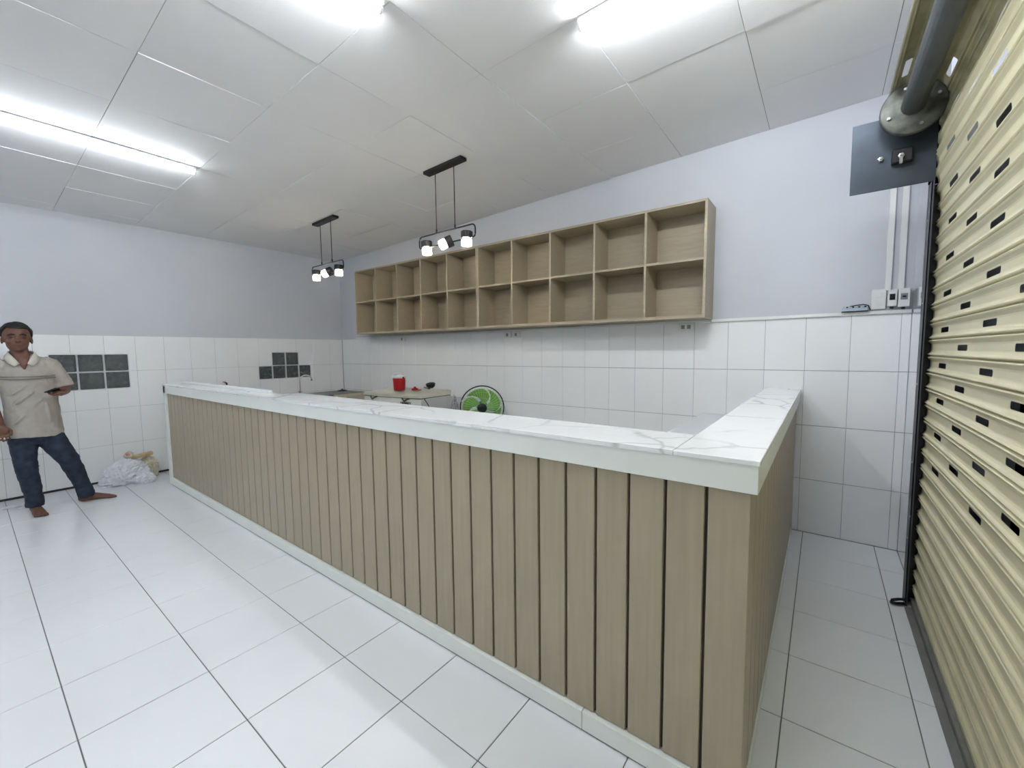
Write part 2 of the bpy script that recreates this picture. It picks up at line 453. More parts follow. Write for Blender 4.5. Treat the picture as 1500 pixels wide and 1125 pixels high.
# shaft and pulleys
tubeobj('shaft', [(6.343, -.66, 2.455), (6.343, YS1-.1, 2.455)], .044, 'shaft', sh, 20)
for y in (-.86, -2.6, -4.4):
    bm = bmesh.new()
    lathe(bm, [(.046, -.03), (.060, -.034), (.062, -.018), (.085, -.014), (.112, -.016), (.118, -.010), (.118, .010), (.112, .016), (.06, .014), (.046, .02)], 36,
          Matrix.Translation((6.343, y, 2.45)) @ Matrix.Rotation(RD(90), 4, 'X') )
    pl_ = obj('pulley', bm, 'pulley', sh, True)
    for a in (20, 110, 200, 290):
        b2 = bmesh.new(); lathe(b2, [(.007, -.024), (.007, -.010)], 6, Matrix.Translation((6.343+.09*cos(RD(a)), y, 2.45+.09*sin(RD(a)))) @ Matrix.Rotation(RD(-90), 4, 'X'))
        obj('bolt', b2, 'bolt', pl_)
# side bracket plate with bolts
bp = empty('bracket_plate', (0, 0, 0), label='dark steel bracket plate beneath the shutter pulley', cat='bracket')
obj('plate', bmbox((6.130, -.768, 2.126), (6.447, -.760, 2.470), .001), 'plate_metal', bp)
obj('bearing_block', bmbox((6.285, -.80, 2.235), (6.36, -.768, 2.30), .004), 'black_metal', bp)
for (x, z, r) in ((6.245, 2.275, .011), (6.318, 2.262, .012)):
    bm = bmesh.new(); lathe(bm, [(r, 0), (r, .012), (r*.5, .013), (r*.5, .03)], 6, Matrix.Translation((x, -.768 if r < .012 else -.80, z)) @ Matrix.Rotation(RD(90), 4, 'X'))
    obj('bolt', bm, 'bolt', bp)
obj('bolt', bmbox((6.312, -.812, 2.225), (6.324, -.80, 2.262), .002), 'bolt', bp)
obj('gap_shade_strip', bmbox((6.432, -.706, 2.127), (6.487, -.7005, 2.56), .0005), 'gap_dark', bp)  # added black strip that paints the gap beside the slats dark
# guide rail (C channel)
gr = empty('guide_rail', (0, 0, 0), label='dark grey vertical guide channel holding the shutter edge', cat='rail')
bm = bmesh.new()
box(bm, (6.436, -.768, .002), (6.440, -.690, 2.126)); box(bm, (6.4885, -.768, .002), (6.492, -.690, 2.126))
box(bm, (6.436, -.700, .002), (6.492, -.690, 2.126)); box(bm, (6.436, -.768, .002), (6.446, -.765, 2.126))
obj('channel', bm, 'guide_metal', gr)
bm = bmesh.new(); box(bm, (6.442, -.703, .003), (6.488, -.7005, 2.12)); box(bm, (6.4405, -.764, .003), (6.442, -.704, 2.12)); box(bm, (6.4865, -.764, .003), (6.4882, -.704, 2.12)); obj('channel_dark', bm, 'black_plastic', gr)  # black faces painting the dark inside of the channel
for z in (.35, .75, 1.15, 1.55, 1.95):
    bm = bmesh.new(); lathe(bm, [(.005, 0), (.005, .003)], 8, Matrix.Translation((6.436, -.73, z)) @ Matrix.Rotation(RD(-90), 4, 'Y')); obj('rivet', bm, 'bolt', gr)
tubeobj('foot_hook', [(6.436, -.765, .035), (6.41, -.79, .04), (6.385, -.80, .032), (6.382, -.79, .014), (6.405, -.775, .008), (6.434, -.76, .010)], .007, 'black_plastic', gr, 8)
th = obj('threshold_strip', bmbox((6.434, -4.6, .0), (6.462, -.775, .006), .001), 'steel_strip'); tag(th, 'grey metal threshold strip on floor along the shutter foot', 'threshold')

# ================================================================== COUNTER
ct = empty('bar_counter', (0, 0, 0), label='long L-shaped bar counter faced with vertical taupe boards', cat='counter')
GR = .0096; BP = .1136
YB = CF+.016
bm = bmesh.new(); box(bm, (CL+.03, YB+.016, .0), (CR-.035, CF+.20, 1.028)); obj('core', bm, 'wood_groove', ct)
bm = bmesh.new(); box(bm, (CR-.195, CF+.20, .0), (CR-.035, -.004, 1.028)); obj('side_core', bm, 'wood_groove', ct)
edges = []
x = 5.803+.0
xr = CR-.017
cuts = [xr]+[5.803-BP*k for k in range(0, 45)]
cuts = [c for c in cuts if c > CL+.09]+[CL+.062]
for r_, l_ in zip(cuts, cuts[1:]):
    a, b = l_+GR/2, r_-GR/2
    if r_ == xr: b = xr
    boxobj('board', (a, YB, .076), (b, YB+.018, .953), 'wood', ct, .002)
yr = YB+.0
ycuts = [YB+.115+BP*k for k in range(0, 19)]
prev = YB
xb = CR-.017
for c in ycuts+[-.14]:
    boxobj('board', (xb-.018, prev+(GR/2 if prev != YB else .018), .062), (xb, c-GR/2, .953), 'wood', ct, .002); prev = c
boxobj('end_board', (xb-.018, -.14+GR/2, .0), (xb-.002, -.004, .953), 'wood', ct, .001)
# white base boards and left end post
boxobj('base_board', (CL, CF, .006), (5.42, CF+.034, .074), 'fascia', ct, .001)
boxobj('base_board', (5.422, CF, .006), (CR-.014, CF+.034, .074), 'fascia', ct, .001)
boxobj('shadow_strip', (CL+.01, CF+.004, .0), (CR-.03, CF+.03, .0045), 'seal_and_shade', ct, .0005)  # dark strip painting the shade in the gap below the base boards
boxobj('base_board', (xb-.03, CF+.035, .004), (xb+.002, -.14, .060), 'fascia', ct, .001)
boxobj('end_post', (CL, CF, .075), (CL+.060, CF+.2, 1.030), 'fascia', ct, .001)
# lower worktop inside the right leg
boxobj('lower_worktop', (5.285, CF+.28, .795), (CR-.197, -.004, .822), 'lower_top', ct, .002)
boxobj('support_panel', (5.32, CF+.28, 0.0), (5.34, -.004, .794), 'shelf_wood', ct, .001)

tp = empty('countertop', (0, 0, 0), label='white marble countertop with white fascia, capping the L-shaped counter', cat='countertop')
xs_ = CR-.216
z0, z1 = 1.031, CH
bm = bmesh.new()
def poly_prism(bm, pts, z0, z1):
    a = [bm.verts.new((x, y, z0)) for x, y in pts]; b = [bm.verts.new((x, y, z1)) for x, y in pts]
    bm.faces.new(a[::-1]); bm.faces.new(b); n = len(pts)
    for i in range(n): bm.faces.new((a[i], a[(i+1) % n], b[(i+1) % n], b[i]))
poly_prism(bm, [(CL-.003, CF-.004), (xs_-.0006, CF-.004), (xs_-.0006, CF+.262), (2.86, CF+.292), (2.86, CF+.18), (CL-.003, CF+.18)], z0, z1)
obj('slab', bm, 'marble', tp)
obj('slab', bmbox((xs_+.0006, CF-.004, z0), (CR+.003, -.003, z1), .0015), 'marble', tp)
obj('upstand', bmbox((CL+.01, CF+.150, z1+.0005), (2.72, CF+.178, z1+.022), .0015), 'white_top', tp)
boxobj('fascia', (CL, CF, .954), (CR, CF+.017, 1.0305), 'fascia', tp, .001)
boxobj('fascia', (CR-.017, CF+.0175, .954), (CR, -.003, 1.0305), 'fascia', tp, .001)

# ================================================================== WALL SHELVES (two units of ten compartments)
def shelf_unit(label):
    r = empty('wall_shelf', (0, 0, 0), label=label, cat='shelf')
    W, H, D, t = 2.245, .862, .278, .019
    n = 5; p = (W-t)/n
    def b(nm, a, c): return link(nm, box_mesh(nm, [abs(q-w_) for w_, q in zip(a, c)], 'shelf_wood', .001), r, [(w_+q)/2 for w_, q in zip(a, c)])
    b('back_panel', (t, -.008, t), (W-t, -.001, H-t))
    b('side_panel', (0, -D, 0), (t, -.001, H)); b('side_panel', (W-t, -D, 0), (W, -.001, H))
    b('top_panel', (t, -D, H-t), (W-t, -.001, H)); b('bottom_panel', (t, -D, 0), (W-t, -.001, t+.006))
    for k in range(1, n): b('divider', (p*k, -D+.002, t+.006), (p*k+t, -.008, H-t))
    for k in range(n): b('shelf_board', (p*k+t, -D+.002, H/2-t/2+.005), (p*(k+1), -.008, H/2+t/2+.005))
    return r
s1 = shelf_unit('left half of the long beige wall shelf, ten open compartments')
s2 = copy_tree(s1); s2['label'] = 'right half of the long beige wall shelf, nearer the shutter, ten compartments'
s1.location = (.846, 0, 1.600); s2.location = (.846+2.246, 0, 1.5865)
s1.rotation_euler = (0, .0060, 0); s2.rotation_euler = (0, .0060, 0)

# ================================================================== LIGHTS
def tube_lamp(a, b, label, tm='tube'):
    a, b = Vector(a), Vector(b)
    r = empty('tube_lamp', a, label=label, cat='lamp', group='ceiling tube lamps')
    d = (b-a); n = d.normalized()
    def T(nm, p, q, rad, m, dz=0):
        bm = bmesh.new(); tube(bm, [p-a+Vector((0,0,dz)), q-a+Vector((0,0,dz))], rad, 12); return obj(nm, bm, m, r, True)
    T('lit_tube', a+n*.012, b-n*.012, .016, tm, -.035)
    T('end_cap', a, a+n*.012, .017, 'tube_body', -.035); T('end_cap', b-n*.012, b, .017, 'tube_body', -.035)
    side = Vector((n.y, -n.x, 0))*.013
    bm = bmesh.new(); rings = []
    for p in (a, b):
        rings.append([bm.verts.new(p-a+side*s+Vector((0,0,z))) for s, z in ((-1.7,-.002),(1.7,-.002),(1.7,-.019),(-1.7,-.019))])
    skin_rings(bm, rings); obj('batten', bm, 'tube_body', r)
    return r
def cp(x, y): return (x, y, ceil_z(x)-.002)
tube_lamp(cp(2.045, -2.40), cp(2.045, -3.60), 'lit white tube lamp on the ceiling, left edge of the picture', 'tube_dim')
tube_lamp(cp(4.445, -2.40), cp(4.445, -3.60), 'lit white tube lamp tip just showing at the top edge, left of centre')
tube_lamp(cp(5.075, -1.755), cp(6.26, -1.735), 'lit white tube lamp at top edge, nearest the shutter')
tube_lamp(cp(2.045, -5.0), cp(2.045, -6.2), 'added unseen tube lamp behind the photographer, left', 'tube_dim')  # this tube and the next are added out of view to light the room
tube_lamp(cp(4.445, -5.0), cp(4.445, -6.2), 'added unseen tube lamp behind the photographer, right')

def pendant(x, y, label):
    zc = ceil_z(x)
    r = empty('pendant_lamp', (x, y, zc), label=label, cat='lamp', group='black three-bulb pendant lamps over the counter')
    zt, zb = 2.327-zc, 2.228-zc
    bm = bmesh.new(); box(bm, (-.215, -.035, -.026), (.215, .035, -.001), 0, .002)
    for v in bm.verts: v.co.z += v.co.x*CEILS
    obj('canopy', bm, 'black_metal', r)
    for s in (-1, 1):
        tubeobj('rod', [(s*.107, 0, -.02), (s*.107, 0, zt+.004)], .0035, 'black_metal', r, 8)
        bm = bmesh.new(); lathe(bm, [(.007, zt+.002), (.007, zt+.03), (.004, zt+.035)], 10, Matrix.Translation((s*.107, 0, 0))); obj('rod_collar', bm, 'black_metal', r, True)
    W, R = .323, .035; pts = []
    for (cx_, cz_, a0) in ((W-R, zt-R, 0), (-W+R, zt-R, 90), (-W+R, zb+R*.6, 180), (W-R, zb+R*.6, 270)):
        rr = R if a0 < 180 else R*.6
        for k in range(6):
            a = RD(a0+18*k); pts.append((cx_+(R if a0 < 180 else R)*cos(a), 0, cz_+rr*sin(a)))
    tubeobj('frame_tube', pts, .006, 'black_metal', r, 8, closed=True)
    for (lx, tilt, tdir) in ((-.232, 3, 0), (0.01, 68, 215), (.232, -3, 0)):
        m = Matrix.Translation((lx, 0, zb+.004)) @ Matrix.Rotation(RD(tdir), 4, 'Z') @ Matrix.Rotation(RD(180-tilt if False else -tilt), 4, 'Y')
        bm = bmesh.new(); lathe(bm, [(.040, -.004), (.047, 0), (.047, .045), (.042, .050), (.010, .052)], 28, m)
        h = obj('lamp_head', bm, 'black_metal', r, False)
        bm = bmesh.new()
        prof = [(.012, -.005), (.038, -.008), (.042, -.02), (.042, -.056), (.036, -.064), (.010, -.066)]
        n = 32; rings = []
        for rr, z in prof:
            rings.append([bm.verts.new(m @ Vector(((rr*(1 if i % 2 else .92))*cos(2*pi*i/n), (rr*(1 if i % 2 else .92))*sin(2*pi*i/n), z))) for i in range(n)])
        skin_rings(bm, rings); obj('crystal_shade', bm, 'crystal', h)
        bm = bmesh.new(); bmesh.ops.create_uvsphere(bm, u_segments=12, v_segments=8, radius=.026, matrix=m @ Matrix.Translation((0, 0, -.036))); obj('bulb', bm, 'bulb', h, True)
    return r
pendant(3.545, -1.16, 'black three-bulb pendant lamp hanging nearer, in front of the wall shelf')
pendant(1.645, -1.12, 'black three-bulb pendant lamp hanging farther back, near the room corner')

# ================================================================== ELECTRICS
def plate(name, x0, x1, z0, z1, d, m='white_plastic', parent=None):
    bm = bmesh.new(); box(bm, (x0, -d, z0), (x1, -.0005, z1), 0, .003); return obj(name, bm, m, parent)
def socket(x0, x1, z0, z1, label, double=False):
    r = empty('wall_socket', (0, 0, 0), label=label, cat='socket')
    plate('face_plate', x0, x1, z0, z1, .022, parent=r)
    zc = (z0+z1)/2; cs = [(x0*.7+x1*.3), (x0*.3+x1*.7)] if double else [(x0+x1)/2]
    for c in cs:
        boxobj('outlet', (c-.014, -.024, zc-.016), (c+.014, -.0215, zc+.016), 'grey_plastic', r, .001)
    return r
socket(1.43, 1.56, 1.495, 1.550, 'small white wall socket under the left end of the shelf')
socket(3.24, 3.34, 1.492, 1.550, 'white socket box under the shelf middle, left one of the pair')
socket(3.365, 3.45, 1.490, 1.550, 'grey-faced socket under the shelf middle, right one of the pair')
socket(5.083, 5.20, 1.493, 1.551, 'white double socket under the right end of the shelf', True)
sw = empty('switch_panel', (0, 0, 0), label='white square double switch panel beside the breakers', cat='switch')
plate('face_plate', 6.289, 6.361, 1.583, 1.711, .018, parent=sw)
for z in (1.622, 1.670): boxobj('rocker', (6.312, -.022, z-.012), (6.338, -.0175, z+.012), 'white_plastic', sw, .002)
def breaker(x0, x1, z0, z1, wm, label):
    r = empty('breaker_box', (0, 0, 0), label=label, cat='breaker')
    plate('cover', x0, x1, z0, z1, .042, parent=r)
    zc = z0+(z1-z0)*.55; w_ = (x1-x0)*.30; c = (x0+x1)/2
    boxobj('breaker_window', (c-w_, -.0445, zc-.018), (c+w_, -.0415, zc+.020), wm, r, .001)
    boxobj('lever', (c-w_*.5, -.051, zc-.004), (c+w_*.5, -.044, zc+.005), 'black_plastic' if wm != 'black_plastic' else 'black_metal', r, .001)
    boxobj('cable_gland', (c-.009, -.028, z0-.014), (c+.009, -.012, z0), 'black_plastic', r, .002)
breaker(6.366, 6.410, 1.597, 1.700, 'black_plastic', 'narrow white breaker box with black window')
breaker(6.416, 6.470, 1.590, 1.704, 'grey_plastic', 'wider white breaker box with grey window, next to the shutter')
for (x0, x1, z0, lab) in ((6.352, 6.382, 1.70, 'white vertical cable duct above the narrow breaker'), (6.412, 6.442, 1.705, 'white vertical cable duct above the wider breaker, nearest the shutter')):
    d = obj('cable_duct', bmbox((x0, -.018, z0), (x1, -.0005, ceil_z(x0)-.006), .0015), 'white_plastic'); tag(d, lab, 'duct')
tb = empty('terminal_strip', (0, 0, 0), label='grey terminal strip with black cable lying on the tile ledge', cat='terminal strip')
obj('strip_body', bmbox((6.140, -.038, 1.575), (6.272, -.004, 1.600), .002), 'clear_plastic', tb)
obj('black_base', bmbox((6.138, -.040, 1.5745), (6.276, -.003, 1.579), .001), 'black_plastic', tb)
for k in range(8): boxobj('terminal', (6.147+.0155*k, -.034, 1.600), (6.157+.0155*k, -.012, 1.609), 'black_plastic' if k % 2 else 'clear_plastic', tb, .001)
tubeobj('cable', [(6.18, -.02, 1.610), (6.21, -.022, 1.616), (6.25, -.02, 1.620), (6.275, -.02, 1.612), (6.283, -.02, 1.590), (6.286, -.02, 1.580)], .0035, 'black_plastic', tb, 6)
# little tap on the left wall
wt = empty('wall_tap', (0, -1.62, .985), label='tiny dark tap with red handle on the left tiled wall', cat='tap')
tubeobj('spout', [(0.001, 0, 0), (.03, 0, 0), (.045, 0, -.006), (.05, 0, -.025)], .010, 'black_metal', wt, 8)
obj('handle', bmbox((.018, -.035, .008), (.032, -.005, .018), .002), 'red', wt)

# ================================================================== SINK CORNER
wk = empty('sink_worktop', (0, 0, 0), label='dark worktop on beige cabinets in the far room corner', cat='worktop')
boxobj('top', (.002, -1.75, .745), (.56, -.003, .765), 'granite', wk, .002)
boxobj('cabinet_body', (.004, -1.73, .0), (.53, -.62, .744), 'cabinet', wk, .001)
boxobj('cabinet_body', (.004, -.615, .0), (.53, -.004, .744), 'cabinet', wk, .001)
for k in range(4): boxobj('door', (.531, -1.72+.278*k, .08), (.546, -1.45+.278*k, .735), 'cabinet', wk, .002)
boxobj('side_top', (.562, -.50, .735), (.90, -.003, .760), 'cabinet', wk, .002)
boxobj('side_cabinet', (.565, -.48, .0), (.89, -.005, .734), 'cabinet', wk, .001)
ld = obj('pan_lid', (lambda b: (lathe(b, [(.004, 0), (.07, .002), (.072, .008), (.03, .018), (.012, .022), (.012, .032), (.004, .034)], 20, Matrix.Translation((.15, -.12, .7655))), b)[1])(bmesh.new()), 'black_plastic', None, True); tag(ld, 'small dark dish on the worktop in the room corner', 'dish')
fc = empty('faucet', (.16, -.77, .7655), label='white gooseneck faucet at the corner sink', cat='faucet')
bm = bmesh.new(); lathe(bm, [(.026, 0), (.026, .008), (.016, .014), (.016, .05), (.012, .055)], 16); obj('base', bm, 'grey_plastic', fc, True)
pts = [(0, 0, .05), (0, 0, .21)]
for k in range(1, 10): a = RD(180-20*k); pts.append((.0+.0, .085+.085*cos(a), .21+.062*sin(a)))
pts = [(x+.015, y, z) for x, y, z in pts]
tubeobj('gooseneck', pts, .009, 'chrome', fc, 10)
bm = bmesh.new(); lathe(bm, [(.013, 0), (.013, .02), (.009, .024)], 12, Matrix.Translation((.015, .17, .19))); obj('spout_tip', bm, 'grey_plastic', fc, True)
obj('lever', bmbox((.01, -.006, .045), (.06, .006, .055), .002), 'chrome', fc)

# ================================================================== FREEZER AND WHAT IS ON IT
fz = empty('chest_freezer', (1.685, -.755, 0), RD(5), label='white chest freezer with curved lid and bent handles', cat='freezer')
FW, FD, FH = .93, .50, .835
def fobj(nm, bm, m, par=fz, s=False): return obj(nm, bm, m, par, s)
fobj('body', bmbox((0, .012, .03), (FW, FD, FH), .006), 'freezer_side')
fobj('front_panel', bmbox((.006, 0, .04), (FW-.004, .013, FH-.004), .003), 'freezer')
fobj('seal_strip', bmbox((.006, .006, FH), (FW-.006, FD-.006, FH+.010), .001), 'seal_and_shade')
def lid(x0, x1):
    bm = bmesh.new(); n = 12; rows = []
    for i in range(n+1):
        t = i/n; x = x0+(x1-x0)*t; dip = .012*sin(pi*t)
        rows.append([bm.verts.new((x, y, z)) for y, z in ((-.004, FH+.010-dip*.4), (-.006, FH+.034), (.03, FH+.042), (FD-.06, FH+.072), (FD, FH+.060), (FD, FH+.010))])
    for a, b in zip(rows, rows[1:]):
        for k in range(6): bm.faces.new((a[k], a[(k+1) % 6], b[(k+1) % 6], b[k]))
    bm.faces.new(rows[0]); bm.faces.new(rows[-1][::-1]); return bm
fobj('lid', lid(0, FW), 'freezer_lid')
for x in (.18, .70):
    bm = bmesh.new(); tube(bm, [(x-.055, -.004, FH+.004), (x-.02, -.022, FH-.012), (x, -.026, FH-.03), (x+.025, -.022, FH-.012), (x+.06, -.004, FH+.004)], .009, 8); fobj('handle', bm, 'seal_and_shade', s=True)
fobj('badge', bmbox((.04, -.003, FH-.085), (.12, 0, FH-.05), .001), 'grey_plastic')
tubeobj('side_cable', [(FW+.004, .05, FH), (FW+.012, .10, FH-.07), (FW+.010, .14, FH-.2), (FW+.006, .16, FH-.5)], .005, 'seal_and_shade', fz, 6)
# printed lettering (hardly legible in the photograph)
tc = bpy.data.curves.new('lettering_curve', 'FONT'); tc.body = 'SANAKY'; tc.size = .042; tc.extrude = .001; tc.offset = .0015
tc.materials.append(MT['black_plastic']); to0 = bpy.data.objects.new('lettering_curve', tc)
to = bpy.data.objects.new('lettering', bpy.data.meshes.new_from_object(to0)); bpy.data.objects.remove(to0); COL.objects.link(to); to.parent = fz; to.location = (.62, -.0025, FH-.068); to.rotation_euler = (RD(90), 0, 0)
ch = empty('water_jug', (2.07, -.53, .900), label='red insulated jug with white lid standing on the freezer', cat='jug')
bm = bmesh.new(); lathe(bm, [(.078, 0), (.082, .01), (.092, .17), (.090, .178)], 28); obj('body', bm, 'red', ch, True)
bm = bmesh.new(); lathe(bm, [(.092, .178), (.093, .205), (.080, .215), (.03, .218), (.028, .232), (.01, .234)], 28); obj('lid', bm, 'white_plastic', ch, True)
tubeobj('handle', [(-.07, -.06, .15), (-.085, -.075, .20), (-.06, -.06, .245), (.0, -.03, .255), (.06, .03, .245), (.085, .06, .2), (.07, .05, .15)], .007, 'white_plastic', ch, 8)
for s in (-1, 1): obj('ear', bmbox((s*.092-.008, -.014, .13), (s*.092+.008, .014, .20), .003), 'red', ch)
ch.scale = (.8, .8, .8)
cu = empty('red_cup', (2.25, -.45, .902), label='small red cap lying on the freezer beside the jug', cat='cap')
bm = bmesh.new(); lathe(bm, [(.036, 0), (.04, .004), (.036, .022), (.014, .026), (.014, .040), (.004, .042)], 16); obj('cap', bm, 'red', cu, True)
obj('strap', bmbox((.03, -.012, .002), (.10, .012, .012), .003), 'red', cu)
sp = empty('ladle', (2.44, -.38, .903), RD(150), label='dark ladle lying on the freezer, right of the red jug', cat='ladle')
bm = bmesh.new(); lathe(bm, [(.006, .0), (.03, .006), (.048, .022), (.056, .05), (.052, .05), (.044, .024), (.028, .010), (.006, .005)], 20, Matrix.Rotation(RD(25), 4, 'Y')@Matrix.Translation((-.02, 0, .0))); bmesh.ops.translate(bm, verts=bm.verts, vec=(-.01, 0, .020)); obj('bowl', bm, 'black_metal', sp, True)
tubeobj('stem', [(.045, 0, .012), (.10, 0, .012), (.22, .01, .012), (.30, .015, .014)], .006, 'black_metal', sp, 8)
# crumpled grey bag behind the freezer
def crumple(name, c, s, m, parent=None, seed=0, amp=.25, sub=4, flat=True, freq=3.0):
    bm = bmesh.new(); bmesh.ops.create_icosphere(bm, subdivisions=sub, radius=1)
    for v in bm.verts:
        n = v.co.normalized(); q = n*freq+Vector((seed, seed*2, 0))
        d = 1+amp*noise.noise(q*.7)+amp*.55*(1-2.6*abs(noise.noise(q*1.6)))+amp*.42*(1-3*abs(noise.noise(q*3.4)))+amp*.22*(1-3*abs(noise.noise(q*7.5)))
        v.co = Vector((n.x*s[0], n.y*s[1], n.z*s[2]))*d
        if flat: v.co.z = max(v.co.z, -s[2]*.55)
    zmin = min(v.co.z for v in bm.verts)
    for v in bm.verts: v.co.z -= zmin
    return obj(name, bm, m, parent, False, c)
gb = crumple('grey_bag', (2.675, -.23, 0), (.055, .07, .44), 'grey_bag', None, 4, .12, 4); tag(gb, 'crumpled grey speckled bag between freezer and wall', 'bag')
zt_ = max(v.co.z for v in gb.data.vertices)
for v in gb.data.vertices: v.co.z *= .86/zt_

# ================================================================== FAN
fn = empty('pedestal_fan', (3.155, -.30, 0), label='green pedestal fan with round wire guard by the back wall', cat='fan')
yawf = math.atan2(-3.612+.3, 6.053-3.155)+RD(90)    # guard turned to the photographer
FZ = .745
bm = bmesh.new(); lathe(bm, [(.19, 0), (.19, .015), (.12, .035), (.03, .05), (.024, .09)], 32); obj('base', bm, 'fan_black', fn, True)
tubeobj('pole', [(0, .0, .05), (0, .0, FZ-.08)], .013, 'fan_black', fn, 12)
HM = Matrix.Translation((0, 0, FZ)) @ Matrix.Rotation(yawf-0, 4, 'Z') @ Matrix.Rotation(RD(90), 4, 'X')   # local z -> towards viewer
bm = bmesh.new(); lathe(bm, [(.02, -.15), (.05, -.14), (.062, -.10), (.058, -.04), (.03, -.03)], 24, HM); obj('motor_housing', bm, 'fan_black', fn, True)
bm = bmesh.new(); lathe(bm, [(.044, -.03), (.046, .008), (.040, .026), (.01, .03)], 24, HM); hub = obj('hub', bm, 'fan_black', fn, True)
R0 = .232
for k in range(5):
    bm = bmesh.new(); n = 8; rows = []
    for i in range(n+1):
        t = i/n; r = .04+.165*t; a0 = 2*pi*k/5+.75*t*t; w_ = RD(40+27*min(1, t*1.6)-10*max(0, t-.85)*6)
        row = []
        for j in range(7):
            u = j/6-.5; a = a0+u*w_*1.0
            row.append(bm.verts.new(HM @ Vector((r*cos(a), r*sin(a), -.002-.035*u))))
        rows.append(row)
    for a, b in zip(rows, rows[1:]):
        for j in range(6): bm.faces.new((a[j], a[j+1], b[j+1], b[j]))
    o = obj('blade', bm, 'fan_green', fn, True); sm = o.modifiers.new('t', 'SOLIDIFY'); sm.thickness = .003
def circ(r, z, n=48): return [HM @ Vector((r*cos(2*pi*i/n), r*sin(2*pi*i/n), z)) for i in range(n)]
tubeobj('guard_rim', circ(R0, 0), .0065, 'fan_black', fn, 8, closed=True)
bm = bmesh.new()
for zs in (1, -1):
    for k in range(40):
        a = 2*pi*k/40; tube(bm, [HM @ Vector((r*cos(a+(.25*(r-.05) if zs > 0 else 0)), r*sin(a+(.25*(r-.05) if zs > 0 else 0)), z*zs)) for r, z in ((.05, .052), (.12, .05), (.19, .034), (R0, .002))], .0016, 4)
    for r, z in ((.11, .051), (.17, .041)): tube(bm, circ(r, z*zs, 40), .0013, 4, closed=True)
tag(obj('guard_wires', bm, 'fan_wire', fn), kind='stuff')
bm = bmesh.new(); lathe(bm, [(.01, .058), (.045, .056), (.052, .050), (.05, .046)], 24, HM); obj('guard_badge', bm, 'fan_black', fn, True)

# ================================================================== SACKS AND SCRAPS BY THE LEFT WALL
sk = crumple('white_sack', (.175, -2.665, 0), (.13, .165, .20), 'bag', None, 3, .17, 5, True, 2.2)
tag(sk, 'crumpled white plastic sack tied at the top, on floor by the left wall', 'bag')
zt_ = max(v.co.z for v in sk.data.vertices)
for v in sk.data.vertices:
    t = max(0, v.co.z/zt_)
    v.co.z *= .27/zt_; k = 1.18-.50*t**1.5; v.co.x *= k; v.co.y = v.co.y*k+.045*t
crumple('knot', (.0, .055, .245), (.022, .034, .030), 'bag_yellow', sk, 9, .45, 3, False)
crumple('pink_wrapper', (.01, .045, .275), (.016, .02, .018), 'pink', sk, 5, .3, 2, False)
cr2 = crumple('white_sack', (.365, -2.53, 0), (.05, .08, .07), 'bag', None, 12, .18, 4, True, 2.6); tag(cr2, 'low greyish plastic bundle in front of the white sack', 'bag')
yb_ = crumple('plastic_bag', (.11, -2.455, 0), (.07, .085, .16), 'bag_yellow', None, 21, .2, 4, True, 2.6); tag(yb_, 'yellowish translucent bag behind the white sack, nearest the counter', 'bag')
zt_ = max(v.co.z for v in yb_.data.vertices)
for v in yb_.data.vertices: v.co.z *= .24/zt_
tn = obj('tan_strip', bmbox((-.02, -.09, -.018), (.02, .09, .018), .006), 'tan_cloth', None, False, (.17, -2.50, .262), (0.1, .1, .1)); tag(tn, 'tan rolled paper lying across the tops of the bags', 'paper roll')
for i, (x, y, s, lab) in enumerate(((.31, -3.44, .035, 'largest white paper scrap on the floor, behind the barefoot man'), (.29, -3.36, .022, 'small white paper scrap nearer the man\'s right foot'), (.40, -3.38, .016, 'tiniest white paper scrap on the floor behind the man'))):
    o = crumple('paper_scrap', (x, y, 0), (s, s*1.3, s*.25), 'paper', None, 30+i, .4, 2, True); tag(o, lab, 'paper')

# ================================================================== THE MAN
MX = .70
mn = empty('person', (MX, -3.29, 0), label='barefoot man in light grey polo shirt and dark jeans, holding a phone', cat='person')
def mv(x, y, z): return Vector((x-MX+0.0, y+3.29, z))
def chain(bm, pts, n=14, side=Vector((0,1,0))):
    loft(bm, [(mv(*p[:3]), p[3], p[4] if len(p) > 4 else p[3]) for p in pts], n, side)
def ball(bm, c, r, sx=1, sy=1, sz=1, rot=None):
    m = Matrix.Translation(mv(*c))
    if rot is not None: m = m @ rot
    bmesh.ops.create_uvsphere(bm, u_segments=20, v_segments=14, radius=r, matrix=m @ Matrix.Diagonal((sx, sy, sz, 1)))
HY = -3.325
bm = bmesh.new()
# torso, neck
chain(bm, [(.70,-3.27,.74,.11,.08),(.70,-3.27,.88,.13,.09),(.70,-3.28,1.02,.135,.095),(.70,-3.29,1.18,.155,.10),(.70,-3.30,1.27,.16,.09),(.70,-3.305,1.325,.10,.06),(.705,-3.31,1.345,.055,.05)], 20)
chain(bm, [(.70,-3.31,1.28,.065,.06),(.71,-3.315,1.35,.053,.055),(.72,-3.32,1.41,.052,.056),(.725,-3.325,1.44,.05,.055)], 16)
